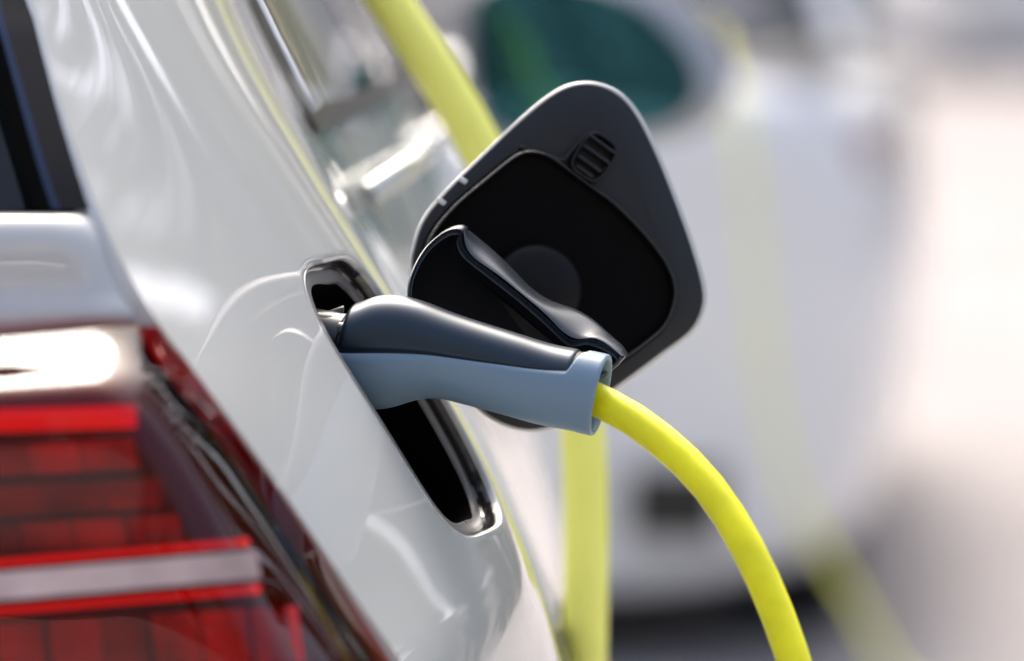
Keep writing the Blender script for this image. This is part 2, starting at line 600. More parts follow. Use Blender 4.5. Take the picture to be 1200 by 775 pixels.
span('roof', [S(1.384, v) for v in np.linspace(3.335, 5.40, 30)], 0.075, 'paint')
span('windscreen', [S(1.384 - .42 * t, 5.40 + .75 * t) for t in np.linspace(0, 1, 12)], 0.05, 'glass_dark')
span('bonnet', [S(.925, v) * np.array([1, 1, 0]) + np.array([0, 0, .94 - .16 * max(0, (v - 6.15) / 1.1) ** 2]) for v in np.linspace(6.12, 7.25, 20)], 0.05, 'paint')
span('front_bumper', [S(z, 7.25) + np.array([0, 0.03, 0]) for z in np.linspace(.25, .82, 10)], 0.0, 'paint')
fz, fv = np.linspace(.25, BELT, 24), np.linspace(3.34, 7.25, 60)
mesh_obj('left_side', [mir(S(z, v)) for z in fz for v in fv], grid_faces(24, 60), 'paint', car)
fz2, fv2 = np.linspace(BELT, 1.384, 10), np.linspace(3.34, 5.9, 30)
mesh_obj('left_windows', [mir(S(z, v)) for z in fz2 for v in fv2], grid_faces(10, 30), 'glass_dark', car)
# dark inner shell so that no light leaks through the shut lines
iz_, iv_ = np.linspace(.22, 1.36, 14), np.linspace(3.36, 7.1, 30)
mesh_obj('inner_shell', [S(z, v) + np.array([-.10, 0.0, 0]) for z in iz_ for v in iv_], grid_faces(14, 30), 'trim_black', car)
mesh_obj('underbody', [(XC - .8, 3.5, .2), (XC + .8, 3.5, .2), (XC + .8, 7.1, .2), (XC - .8, 7.1, .2)], [(0, 1, 2, 3)], 'trim_black', car)


def wheel(parent, c, r=0.31, w=0.2, side=1):
    c = np.array(c, float)
    seg = 48
    prof = [(-w / 2, r * .66), (-w / 2, r * .9), (-w / 2 + .02, r), (w / 2 - .02, r), (w / 2, r * .9), (w / 2, r * .66), (w / 2 - .03, r * .64)]
    V = [c + np.array([x, q * math.cos(2 * math.pi * k / seg), q * math.sin(2 * math.pi * k / seg)]) for x, q in prof for k in range(seg)]
    t = mesh_obj('wheel', V, grid_faces(len(prof), seg, True), 'tyre', parent)
    auto_smooth(t, 40)
    V, F = [], []
    xo = side * (w / 2 - .02)
    for k in range(10):                                   # five twin spokes and the barrel
        a = 2 * math.pi * (k // 2) / 5 + (-.11 if k % 2 else .11)
        d = np.array([0, math.cos(a), math.sin(a)]); e = np.array([0, -math.sin(a), math.cos(a)])
        b = len(V)
        for rr, ww, xx in ((.02, .02, 0), (r * .65, .014, -.004 * side)):
            for s1, s2 in ((-1, -1), (1, -1), (1, 1), (-1, 1)):
                V.append(c + np.array([xo + xx + s2 * .008, 0, 0]) + d * rr + e * ww * s1)
        F += [(b, b + 1, b + 5, b + 4), (b + 1, b + 2, b + 6, b + 5), (b + 2, b + 3, b + 7, b + 6), (b + 3, b, b + 4, b + 7)]
    b = len(V)
    for x, q in ((xo, r * .66), (xo - side * .1, r * .62)):
        V += [c + np.array([x, q * math.cos(2 * math.pi * k / seg), q * math.sin(2 * math.pi * k / seg)]) for k in range(seg)]
    F += grid_faces(2, seg, True, b)
    mesh_obj('rim', V, F, 'alloy', t, smooth=False)
    return t


for y in (4.20, 6.62):
    wheel(car, (-.09, y, .31), side=1)
    wheel(car, (2 * XC + .09, y, .31), side=-1)

# rear door handle
hp = [S(.935, 4.15) + SN(.935, 4.15) * q for q in (0.0,)]
hpath = spline_path([S(.925, 4.10) + SN(.925, 4.1) * .004, S(.928, 4.13) + SN(.928, 4.13) * .030, S(.930, 4.22) + SN(.93, 4.22) * .036, S(.932, 4.31) + SN(.932, 4.31) * .030, S(.933, 4.34) + SN(.933, 4.34) * .004], 20)
tube('door_handle', hpath, 0.009, 'paint', rdoor, seg=14)
hpath2 = hpath + (S(.93, 5.22) - S(.93, 4.22))
tube('door_handle', hpath2, 0.009, 'paint', fdoor, seg=14)

# ------------------------------------------------------------------ wing mirror
MD = 5.75
mg = closed_curve([(566, 40), (575, 0), (620, -14), (680, -10), (740, 12), (785, 55), (802, 95), (790, 125), (750, 142), (680, 150), (610, 150), (572, 120)], 96)
ctr2 = mg.mean(0)
mg = ctr2 + (mg - ctr2) * 1.11


def mloop(curve, d, s=1.0, shift=(0, 0)):
    return [P(ctr2[0] + (x - ctr2[0]) * s + shift[0], ctr2[1] + (y - ctr2[1]) * s + shift[1], d) for x, y in curve]


wide = inset2d(mg, -16)
wide[:, 0] = np.where(wide[:, 0] > ctr2[0], ctr2[0] + (wide[:, 0] - ctr2[0]) * 1.16, wide[:, 0])
wm = extruded('wing_mirror', [mloop(mg, MD + .012, 1.0), mloop(mg, MD - .008, 1.02), mloop(wide, MD + .004), mloop(wide, MD + .03, 1.02), mloop(wide, MD + .09, .95, (-6, 4)), mloop(wide, MD + .15, .72, (-20, 10)), mloop(wide, MD + .18, .35, (-30, 14))], 'mirror_shell', car, cap_first=False)
cvx = [mloop(mg, MD + .006, .995), mloop(mg, MD + .003, .75), mloop(mg, MD + .001, .45), mloop(mg, MD, .15)]
extruded('mirror_glass', cvx, 'mirror_glass', wm, cap_first=False)
box_mesh('mirror_foot', (P(560, 150, MD + .06) + S(.97, 5.83)) / 2 + np.array([0, 0, 0]), ((P(610, 130, MD + .06) - S(.97, 5.83)) / 2), (0, .03, 0), (0, 0, .02), 'trim_black', wm, bevel=.01)

# ------------------------------------------------------------------ tailgate, rear window
ZA = lambda py: None
colA = NSpline(PYS)
A_px = lambda py: float(colA([40, 83, 143, 232, 348, 460], py))
A_d = lambda py: float(colA([3.42, 3.36, 3.31, 3.30, 3.33, 3.36], py))


def strip_grid(name, rows, mat, parent=car, nx=30, ny=24, deg=40):
    """rows: list of lists of world points (same count); bicubic through them"""
    R = np.array(rows, float)
    nr, nc = R.shape[:2]
    du = np.r_[0, np.cumsum(np.linalg.norm(np.diff(R, axis=0), axis=2).mean(1))]
    dv = np.r_[0, np.cumsum(np.linalg.norm(np.diff(R, axis=1), axis=2).mean(0))]
    su, sv = NSpline(du), NSpline(dv)
    V = []
    for u in np.linspace(0, du[-1], ny):
        wu = su.weights(u)
        for v in np.linspace(0, dv[-1], nx):
            V.append(np.einsum('r,c,rck->k', wu, sv.weights(v), R))
    o = mesh_obj(name, V, grid_faces(ny, nx), mat, parent)
    return o


hr = []
for py, dd, wy in ((249.5, 3.365, 0), (250.5, 3.335, 0), (254, 3.322, 0), (264, 3.316, 0), (300, 3.310, 0), (345, 3.306, 0), (375, 3.303, 0), (381, 3.306, 0), (383, 3.322, 0)):
    e = A_px(py) - 4.5
    tilt = lambda x: 0.0 if py < 370 else (185 - x) * 0.085
    xs = [-2900, -1900, -900, -300, 0, 60 + (py - 250) * .5, e - 14, e - 4, e]
    row = []
    for x in xs:
        d = dd - (0.05 * math.sin(min(1, max(0, (e - x) / 2600)) * math.pi / 2) if x < 0 else 0)
        if x == xs[-1]: d += .012
        row.append(P(x, py + (tilt(x) if x > -301 else tilt(-300)), d))
    hr.append(row)
tg = strip_grid('tailgate', hr, 'paint', nx=70, ny=50)

# rear window glass rises forwards to the roof
def winrow(py, d, e):
    return [P(x, py, d + (0.02 if x == e else 0) - (.05 if x < -1000 else 0)) for x in (-2700, -1500, -500, -100, 20, e)]


gw = [P(x, 247, 3.392) for x in (-2750, -1400, -400, 0, 60, 112)]
gt = []
for i, x in enumerate(np.linspace(0, 1, 6)):
    gt.append(S(1.37, 3.335) * (x) + mir(S(1.37, 3.335)) * (1 - x) + np.array([-.004 if i == 5 else 0, .01, .05 * (1 - (2 * x - 1) ** 4)]))
mid = [np.array(a) * .5 + np.array(b) * .5 + np.array([0, -.012, .012]) for a, b in zip(gw, gt)]
plain('glass_rear', (0.010, 0.013, 0.014), 0.05, spec=0.45)
rw = strip_grid('rear_window', [gw, mid, gt], 'glass_rear', nx=40, ny=24)

# gloss side trim between the glass and the pillar, in two blades
def blade(name, off0, off1, lift0, lift1, mat):
    V = []
    n = 26
    for i in range(n):
        t = i / (n - 1)
        py = 246 - t * 620
        if py > 0:
            e, d = A_px(py) - 3, A_d(py)
            b = P(e, py, d)
        else:
            z = P(40, py, 3.45)[2]
            b = S(min(z, 1.375), 3.335) + np.array([-.002, 0, 0])
        w = 1.0
        for k in range(5):
            s = k / 4
            o = off0 + (off1 - off0) * s
            l = lift0 + (lift1 - lift0) * s
            V.append(b + np.array([-o * w, l, 0]))
    return mesh_obj(name, V, grid_faces(n, 5), mat, car)


blade('side_deflector', .0, .0195, .004, .000, 'trim_gloss')
blade('deflector_reflection', .019, .0235, -.0005, .003, 'trim_reflection')
blade('deflector_return', .0235, .0345, .003, .020, 'cap_face')

# ------------------------------------------------------------------ tail lamp
def lamp_rows(push=0.0, shrink=0.0):
    rows = []
    #        py    x of columns: far, 0, mid, before crest, crest, after crest, side, edge ; depth add for bevel
    spec = [(383, [-420, 0, 90, 150, 168, 178, 184, 188], .064, 1),
            (392, [-420, 0, 90, 150, 168, 180, 188, 195], .0575, 1),
            (425, [-420, 0, 88, 146, 165, 183, 203, 220], .030, .8),
            (455, [-420, 0, 86, 145, 165, 188, 215, 241], .0065, .6),
            (480, [-420, 0, 88, 160, 178, 200, 230, 258], .0, .5),
            (560, [-420, 0, 100, 205, 225, 246, 280, 316], .0, 0),
            (700, [-420, 0, 125, 275, 297, 320, 362, 409], .004, 0),
            (850, [-420, 0, 155, 340, 362, 388, 440, 500], .012, 0),
            (950, [-420, 0, 170, 370, 395, 425, 480, 540], .030, 0)]
    for py, xs, bev, tl in spec:
        dE = A_d(min(py, 775)) - .002
        base = 3.205 + bev
        dep = [base - .012, base, base + .002, base + .010, base + .018, base + .034, min(base + .068, dE - .02), dE]
        dep = [min(d, dE) for d in dep]
        row = []
        for x, d in zip(xs, dep):
            ty = py + tl * (150 - x) * .085 if x < 150 else py
            row.append(P(x + shrink * (100 - x), ty, d + push))
        rows.append(row)
    return rows


tl = strip_grid('tail_lamp', lamp_rows(.060), 'lamp_dark', nx=40, ny=40)
strip_grid('lens', lamp_rows(0.0), 'lens_red', parent=tl, nx=80, ny=90)


def on_lamp(x, y, push):
    """point just inside the lens near pixel (x, y)"""
    d = 3.207 + (max(0, 470 - y) / 90) ** 1.5 * .05
    crest = 175 + (y - 465) * .53
    if x > crest - 20: d += ((x - crest + 20) / 110) ** 1.3 * .06
    return P(x, y, d + push)


def lamp_piece(name, x0, x1, y0, y1, push, mat, slope=0.0, n=8, thick=.012, skew=0.0):
    front, back = [], []
    pts = [(x0 + (x1 - x0) * k / n, y0) for k in range(n + 1)] + [(x1 - (x1 - x0) * k / n + skew, y1) for k in range(n + 1)]
    for x, y in pts:
        y2 = y + slope * (150 - x)
        front.append(on_lamp(x, y2, push)); back.append(on_lamp(x, y2, push + thick))
    return extruded(name, [front, back], mat, tl)


lamp_piece('light_bar', -300, 160, 475, 502, .020, 'lamp_red', .03)
lamp_piece('light_bar', -300, 190, 562, 598, .032, 'lamp_mid', .05)
lamp_piece('light_bar', -300, 292, 643, 651, .012, 'lamp_red', .085)
lamp_piece('reversing_strip', -300, 300, 658, 691, -.0022, 'lamp_white', .085, thick=.005, skew=6)
lamp_piece('light_bar', -300, 305, 699, 708, .012, 'lamp_red', .085)
random.seed(4)
for y0, y1, x0, w, n, pu in ((514, 550, -160, 64, 5, .040), (566, 594, -170, 58, 6, .026), (606, 638, -170, 64, 6, .042), (722, 790, -185, 60, 9, .024), (798, 860, -185, 60, 9, .026)):
    for k in range(n):
        a = x0 + k * w + random.uniform(-3, 3)
        lamp_piece('reflector_cell', a, a + w * random.uniform(.90, .96), y0, y1, pu + random.uniform(-.003, .008), random.choice(('lamp_deep', 'lamp_deep', 'lamp_mid')), .06, n=2, skew=8)

# rear bumper below the lamp (only a step aside shows it)
span('rear_bumper', [np.array([S(.25, 3.33)[0] - .02 - .06 * (1 - t), 3.22 + .05 * abs(t - .6), .25 + .33 * t]) for t in np.linspace(0, 1, 10)], 0.0, 'paint')
xl = P(-420, 600, 3.19)
mesh_obj('tailgate_lower', [(xl[0], 3.19, .56), (2 * XC - xl[0], 3.19, .56), (2 * XC - xl[0], 3.22, .845), (xl[0], 3.22, .845)], [(0, 1, 2, 3)], 'paint', car)

# ------------------------------------------------------------------ charge flap, swung open
FP0, FP1, FP2 = P(485, 285, 3.690), P(602, 500, 3.690), P(829, 340, 3.722)
fn = np.cross(FP1 - FP0, FP2 - FP0); fn /= np.linalg.norm(fn)
if fn @ FWD > 0: fn = -fn                         # towards the viewer = inner side of the flap


def PF(px, py, off=0.0):
    r = FWD + np.array([1.0, 0, 0]) * ((px - 600.0) / FPX) - UP * ((py - 387.5) / FPX)
    t = ((FP0 - CAM) @ fn) / (r @ fn)
    p = CAM + r * t
    q = np.array([(px - 655) / 170.0, (py - 300) / 200.0])
    dome = 0.009 * (q @ q)                        # the flap is slightly crowned, as the body side
    return p + fn * off + r * dome


outline = closed_curve([(481, 318), (484, 286), (496, 254), (522, 222), (562, 183), (606, 141), (644, 110), (672, 97), (702, 97), (730, 110), (752, 136),
                        (775, 182), (796, 234), (815, 287), (828, 334), (828, 362), (813, 390), (778, 417), (735, 449), (690, 480), (655, 500), (622, 506), (590, 499), (560, 480), (525, 440), (498, 390)], 160)


def floop(c, off):
    return [PF(x, y, off) for x, y in c]


i1, i2, i4 = inset2d(outline, 1.5), inset2d(outline, 4.5), inset2d(outline, 8)
flap = extruded('charge_flap', [floop(inset2d(outline, 9), -.0005), floop(i4, .0002), floop(i2, .0004), floop(i1, .0004), floop(outline, -.0010), floop(i1, -.0030), floop(i4, -.0046), floop(inset2d(outline, 30), -.0052)], 'paint', car, cap_first=False, deg=80)
flap['label'] = 'open charge flap, white outside and black plastic inside'
tgt = np.roll(outline, -2, 0) - np.roll(outline, 2, 0)
tgt /= np.linalg.norm(tgt, axis=1)[:, None]
rimw = 2.8 + 3.6 * np.clip(-tgt[:, 1] if tgt[int(np.argmax(outline[:, 0])), 1] < 0 else tgt[:, 1], 0, 1)


def inset_var(extra):
    return outline + (inset2d(outline, 1.0) - outline) * (rimw + extra)[:, None]


inner = inset_var(0)
extruded('inner_panel', [floop(inner, .0008), floop(inset_var(.8), .0018), floop(inset_var(4), .0024), floop(inset2d(outline, 40), .0026)], 'flap_plastic', flap, cap_first=False)

# raised liner with a ridge along its edge
liner = closed_curve([(497, 300), (505, 275), (530, 244), (566, 213), (600, 186), (618, 180), (640, 185), (662, 200), (690, 221), (716, 240), (748, 272), (772, 302), (785, 328), (787, 352), (776, 382), (752, 404), (724, 424), (690, 448), (640, 468), (596, 470), (556, 446), (522, 400), (502, 350)], 160)
lo = lambda d, off: floop(inset2d(liner, d), off)
ln = extruded('liner', [lo(-5, .0018), lo(-2.5, .0045), lo(-1.5, .0085), lo(0, .0100), lo(2.0, .0100), lo(3.5, .0085), lo(6, .0050), lo(16, .0040)], 'liner_black', flap, cap_first=False, deg=60)
rl = [lo(-1.6, .0090), lo(-.6, .0104), lo(1.0, .0107), lo(2.0, .0098)]
extruded('liner_ridge', rl, 'flap_plastic', flap, cap_first=False, cap_last=False, deg=80)

# round boss in the liner
V = []
bc = PF(628, 340, .004)
e1 = PF(680, 340, .004) - bc; e1 /= np.linalg.norm(e1)
e2 = np.cross(fn, e1)
R0 = .0285
nb = 48
for k in range(11):
    a = math.pi / 2 * k / 10
    for j in range(nb):
        b = 2 * math.pi * j / nb
        V.append(bc + R0 * math.cos(a) * (math.cos(b) * e1 + math.sin(b) * e2) + fn * (.011 * math.sin(a)))
mesh_obj('boss', V, grid_faces(11, nb, True), 'liner_boss', flap)

# latch: little ribbed cage on the inner panel
lx = PF(715, 199, .003) - PF(687, 168, .003)
ux = np.array(PF(712, 188, .003) - PF(672, 160, .003)); ux /= np.linalg.norm(ux)     # along the ribs
uy = np.cross(fn, ux)
if uy[2] < 0: uy = -uy                                                                # up the flap
lc = PF(692, 187, .004)
mm = .001
latch = extruded('latch', [[lc + ux * (11.5 * mm * s * (abs(math.cos(a)) ** .5) * np.sign(math.cos(a))) + uy * (15 * mm * s * (abs(math.sin(a)) ** .6) * np.sign(math.sin(a))) + fn * h for a in np.linspace(0, 2 * math.pi, 40, endpoint=False)]
                           for s, h in ((1.0, -.003), (1.0, .007), (.97, .0085), (.90, .0088), (.84, .0075), (.82, .001))], 'cap_black', flap, deg=50)
for k, (o, wd, hgt) in enumerate(((9.5, 10.5, .0098), (2.2, 10.8, .0092), (-5.2, 9.6, .0090), (-11.0, 6.5, .0086))):
    box_mesh('latch_rib', lc + uy * o * mm + fn * (hgt * .5), ux * (wd * mm * .92), uy * (1.0 * mm), fn * (hgt * .5), 'flap_plastic', flap, bevel=.0006)
# white blocks painted as glints of two small slots, and the moulded corner by the latch
for x, y in ((541, 212), (516, 237)):
    c = PF(x, y, .0030)
    a = PF(x + 5, y + 3.4, .0030) - c
    b = np.cross(fn, a / np.linalg.norm(a)) * .0016
    box_mesh('slot_glint', c, a * .95, b, fn * .0012, 'frame_white', flap, bevel=.0006)
a0, a1, a2 = PF(607, 174, .0025), PF(657, 190, .0025), PF(686, 158, .0025)
for p, q in ((a0, a1), (a1, a2)):
    m_ = (p + q) / 2
    d_ = (q - p) / 2
    n_ = np.cross(fn, d_); n_ /= np.linalg.norm(n_)
    box_mesh('moulded_rib', m_ + fn * .003, d_, n_ * .0011, fn * .0036, 'flap_plastic', flap, bevel=.0007)
# hinge arm from the recess to the flap
tube('hinge_arm', spline_path([rim_point(.862, 3.700, cz, cv, .014, .031), P(530, 405, 3.690), P(566, 418, 3.676), P(592, 424, 3.688)], 20), .0085, 'cap_black', flap, seg=16)

# ------------------------------------------------------------------ dust cap of the socket, hanging open between plug and flap
CP0, CP1, CP2 = P(480, 340, 3.600), P(535, 268, 3.625), P(730, 418, 3.590)
cn = np.cross(CP1 - CP0, CP2 - CP0); cn /= np.linalg.norm(cn)
if cn @ FWD > 0: cn = -cn


def PC(px, py, off=0.0):
    r = FWD + np.array([1.0, 0, 0]) * ((px - 600.0) / FPX) - UP * ((py - 387.5) / FPX)
    t = ((CP0 - CAM) @ cn) / (r @ cn)
    return CAM + r * t + cn * off


cap_o = closed_curve([(478, 338), (484, 314), (498, 290), (517, 273), (532, 267), (542, 270), (541, 282), (548, 296), (575, 318), (612, 347), (645, 376), (664, 394), (674, 398), (690, 396), (712, 404), (727, 416), (722, 428), (690, 446), (620, 440), (550, 425), (500, 392), (482, 362)], 200)
SH = np.array([.0035, .012, .0012])                 # the rim wall runs back and to the right


def cloop(d, off, k=0.0):
    return [PC(x, y, off) + SH * k for x, y in inset2d(cap_o, d)]


cap = extruded('dust_cap', [cloop(5, -.0035), cloop(3.2, -.0030), cloop(2.6, -.0006), cloop(1.6, .0004), cloop(0, -.0004), cloop(-.8, -.002, .06), cloop(-.5, 0, .5), cloop(0, 0, .9), cloop(1.5, 0, 1.0)], 'cap_rim', car, cap_first=False, deg=70)
cap['label'] = 'black socket dust cap swung open beside the plug'
extruded('cap_face', [cloop(4.6, -.0036), cloop(12, -.0050)], 'cap_face', cap, cap_first=False)
ein = spline_path([(543, 271, 0), (547, 292, 0), (575, 317, 0), (612, 346, 0), (645, 375, 0), (664, 393, 0), (677, 398, 0), (693, 397, 0), (712, 405, 0), (728, 418, 0)], 70)
eout = spline_path([(550, 270, 0), (571, 287, 0), (598, 312, 0), (624, 338, 0), (648, 353, 0), (676, 363, 0), (701, 379, 0), (721, 397, 0), (733, 409, 0), (737, 417, 0)], 70)
strip = []
for (x0, y0, _), (x1, y1, _) in zip(ein, eout):
    a, b = PC(x0, y0, .0008), PC(x1, y1, 0) + FWD * .016
    row = [a + FWD * .010, a + FWD * .0012]
    for k in range(9):
        q = k / 8
        row.append(a + (b - a) * q - FWD * .0035 * math.sin(math.pi * q) ** .7)
    row += [b + FWD * .0015, b + FWD * .006 - np.array([.0015, 0, -.0005])]
    strip.append(row)
auto_smooth(mesh_obj('cap_flange', [p for r_ in strip for p in r_], grid_faces(70, 13), 'cap_rim', cap), 50)

# ------------------------------------------------------------------ plug and its cable
root = P(703, 463, 3.567)
plug = thing('charging_plug', 'blue-grey and black charging plug with yellow cable, pushed into the charge port', 'charging plug', tuple(root))
axis_pts = [(366, 399, 3.600), (400, 407, 3.597), (430, 412, 3.594), (480, 411, 3.589), (515, 415, 3.585), (560, 427, 3.581), (600, 438.5, 3.577), (640, 450, 3.573), (680, 458, 3.569), (702, 463, 3.567)]
axis3 = np.array([P(*a) for a in axis_pts])
#   half height (px), half depth (px) and seam height above the axis (fraction) at each station
hh = np.array([40, 52, 66, 63, 53.5, 50, 49, 48.5, 48.5, 48.5])
hd = np.array([50, 54, 56, 54, 51, 49, 48, 48, 48.5, 48.5])
sm = np.array([-.05, -.02, .04, .02, .05, .17, .30, .44, .56, .62])
NS = 150
seglen = np.r_[0, np.cumsum(np.linalg.norm(np.diff(axis3, axis=0), axis=1))]
asp = NSpline(seglen)
tt = np.linspace(0, seglen[-1], NS)
AX = np.array([asp(axis3, t) for t in tt]); HH = np.array([asp(hh, t) for t in tt]) * 3.55 / FPX
HD = np.array([asp(hd, t) for t in tt]) * 3.55 / FPX; SM = np.array([asp(sm, t) for t in tt])
TT = np.gradient(AX, axis=0); TT /= np.linalg.norm(TT, axis=1)[:, None]
# a calmer frame: section planes follow the overall run of the handle
for i in range(NS):
    TT[i] = TT[i] * .5 + (axis3[-1] - axis3[0]) / np.linalg.norm(axis3[-1] - axis3[0]) * .5
    TT[i] /= np.linalg.norm(TT[i])
T_END = TT[-1]


def frame(i):
    T = TT[i]
    upv = np.array([0, 0, 1.0]); upv = upv - T * (upv @ T); upv /= np.linalg.norm(upv)
    return upv, np.cross(upv, T) if False else np.cross(T, upv)


def sect(i, ang, grow=0.0):
    """ang 0 = straight up, positive towards the viewer"""
    u, s = frame(i)
    if s[1] > 0: s = -s
    e = 2.25
    ca, sa = math.cos(ang), math.sin(ang)
    return AX[i] + u * ((HH[i] + grow) * math.copysign(abs(ca) ** (2 / e), ca)) + s * ((HD[i] + grow) * math.copysign(abs(sa) ** (2 / e), sa))


def seam_ang(i):
    h = min(.97, max(-.97, SM[i]))
    ca = math.copysign(abs(h) ** (2.25 / 2), h)
    return math.acos(ca)


px_at = [float(np.interp(t, seglen, [a[0] for a in axis_pts])) for t in tt]
i_end = max(i for i in range(NS) if px_at[i] < 669)      # where the black cover stops
NA = 72


def shell(name, i0, i1, lower, grow, mat, taper=None):
    """open shell part of the handle with folded-in edges"""
    rows = []
    for i in range(i0, i1 + 1):
        sa = seam_ang(i)
        if taper: sa = taper(i, sa)
        gap = .012
        if lower:
            angs = np.linspace(sa + gap, 2 * math.pi - sa - gap, NA)
        else:
            angs = np.linspace(-sa + gap, sa - gap, NA)
        row = []
        row.append(sect(i, angs[0], grow - .004))
        row.append(sect(i, angs[0], grow - .0007))
        row += [sect(i, a, grow) for a in angs[2:-2]]
        row.append(sect(i, angs[-1], grow - .0007))
        row.append(sect(i, angs[-1], grow - .004))
        rows.append(row)
    return rows


def close_round(i, sa):
    """seam angle shrinking to zero where the grey collar closes over the top"""
    p = px_at[i]
    if p < 667: return sa
    k = min(1, (p - 667) / 15.0)
    return sa * (1 - k * k * (3 - 2 * k)) + .0


# grey shell: lower half, then the full collar, then the rim and the bore
rows = shell('handle_shell', 0, NS - 1, True, 0.0, 'plug_grey', close_round)
for i in range(NS):
    if px_at[i] > 668: pass
V = [p for r in rows for p in r]
F = grid_faces(NS, len(rows[0]))
i_c = NS - 1
full = lambda grow, back, i=i_c: [sect(i, a, grow) + T_END * back for a in np.linspace(0, 2 * math.pi, NA, endpoint=False)]
hs = mesh_obj('handle_shell', V, F, 'plug_grey', plug)
hs['label'] = 'blue-grey lower shell of the plug handle'
i_k = min(i for i in range(NS) if px_at[i] > 684)
loops = [[sect(i, a, .0002) for a in np.linspace(0, 2 * math.pi, NA, endpoint=False)] for i in range(i_k, NS, 2)]
loops += [full(0.0002, .0004), full(-.0003, .0012), full(-.0011, .0016), full(-.0024, .0014), full(-.0030, .0004), full(-.0034, -.004), full(-.0038, -.02)]
auto_smooth(mesh_obj('end_collar', [p for l in loops for p in l], grid_faces(len(loops), NA, True), 'plug_grey', hs), 60)
# black cover
i_beg = min(i for i in range(NS) if px_at[i] > 409)
rows = shell('cover', i_beg, i_end, False, -.0006, 'plug_black', None)
last = [p - (p - AX[i_end]) * .14 + TT[i_end] * .0022 for p in rows[-1]]
rows.append([p - (p - AX[i_end]) * .02 + TT[i_end] * .0014 for p in rows[-1]])
rows.append(last)
r0 = rows[0]
rows = [[AX[i_beg] + (p - AX[i_beg]) * q - TT[i_beg] * b for p in r0] for q, b in ((.55, .0040), (.80, .0036), (.92, .0026), (.98, .0012))] + rows
cover = mesh_obj('handle_cover', [p for r in rows for p in r], grid_faces(len(rows), len(rows[0])), 'plug_black', plug)
# dark core seen in the seam and in the bore, cable grommet
loops = [[AX[i] + (sect(i, a, 0) - AX[i]) * .93 for a in np.linspace(0, 2 * math.pi, 40, endpoint=False)] for i in range(i_beg, i_k + 4, 4)]
nose = [[AX[i_beg] - TT[i_beg] * b + (sect(i_beg, a, 0) - AX[i_beg]) / np.linalg.norm(sect(i_beg, a, 0) - AX[i_beg]) * r for a in np.linspace(0, 2 * math.pi, 40, endpoint=False)] for b, r in ((.040, .0200), (.006, .0205), (.005, .0195), (-.004, .0195))]
extruded('nose', nose, 'socket_black', plug)
extruded('core', loops, 'rubber', plug)
g0 = AX[-1]
loops = [[g0 + (p - AX[-1]) * s + T_END * b for p in [sect(NS - 1, a, 0) for a in np.linspace(0, 2 * math.pi, 48, endpoint=False)]] for s, b in ((.93, -.022), (.90, -.012), (.62, -.009), (.55, -.004), (.50, -.003))]
extruded('grommet', loops, 'rubber', plug)
# locking pin and small pins of the socket beside the plug head
pc = P(399, 391, 3.586)
pa = T_END
tube('locking_pin', [pc - pa * .016, pc - pa * .002, pc - pa * .0015, pc + pa * .0035, pc + pa * .004, pc + pa * .009], [.0052, .0052, .0072, .0072, .0058, .0054], 'socket_black', well, seg=24)
pc2 = P(388, 385, 3.592)
tube('socket_collar', [pc2 - pa * .012, pc2 + pa * .002, pc2 + pa * .004], [.0085, .0085, .007], 'socket_black', well, seg=24)
box_mesh('bezel_bar', P(388, 368, 3.605), (P(404, 362, 3.6) - P(374, 373, 3.6)) * .5, (0, .006, 0), (0, 0, .0022), 'bezel_grey', well, bevel=.0008)

# the yellow cable: out of the grommet, over in an arc, down to the ground
cab = [P(672, 456, 3.572), P(702, 469.5, 3.566), P(738, 489, 3.555), P(775, 516, 3.542), P(824, 563, 3.525), P(864, 621, 3.508), P(898, 688, 3.495), P(922, 750, 3.485), P(942, 815, 3.474), P(958, 920, 3.48),
       (.19, 3.50, .45), (.205, 3.52, .25), (.225, 3.60, .10), (.30, 3.78, .022), (.52, 4.1, .013), (.95, 4.35, .011), (1.6, 4.2, .011), (2.4, 3.6, .011), (2.9, 2.7, .011), (3.1, 1.6, .011)]
tube('cable', spline_path(cab, 260), .0101, 'cable_yellow', plug, seg=28)

# ------------------------------------------------------------------ second, thicker yellow cable draped over the car roof
def Sx(z, y, off):
    return S(z, y) + SN(z, y) * off


drape = [(-1.95, 4.25, 1.2), (-1.72, 4.2, 1.42), (-1.3, 4.15, 1.485), (-.80, 4.12, 1.487), (-.42, 4.09, 1.455), tuple(P(235, -330, 4.14)), tuple(P(357, -150, 4.14)),
         tuple(P(458, 5, 4.14)), tuple(P(521, 100, 4.14)), tuple(P(582, 210, 4.14)), tuple(P(636, 325, 4.14)), tuple(P(672, 430, 4.14)), tuple(P(685, 540, 4.14)), tuple(P(687, 650, 4.14)), tuple(P(685, 775, 4.14)), tuple(P(686, 930, 4.14)),
         (.055, 4.15, .25), (.07, 4.2, .10), (.12, 4.4, .030), (.16, 5.0, .02), (.14, 6.1, .02), (.10, 7.4, .02), (.0, 8.1, .02)]
c2 = tube('roof_cable', spline_path(drape, 240), .0155, 'cable_yellow_dull', seg=24)
c2['label'] = 'thick yellow cable draped over the white car roof and hanging past its doors'
c2['category'] = 'cable'


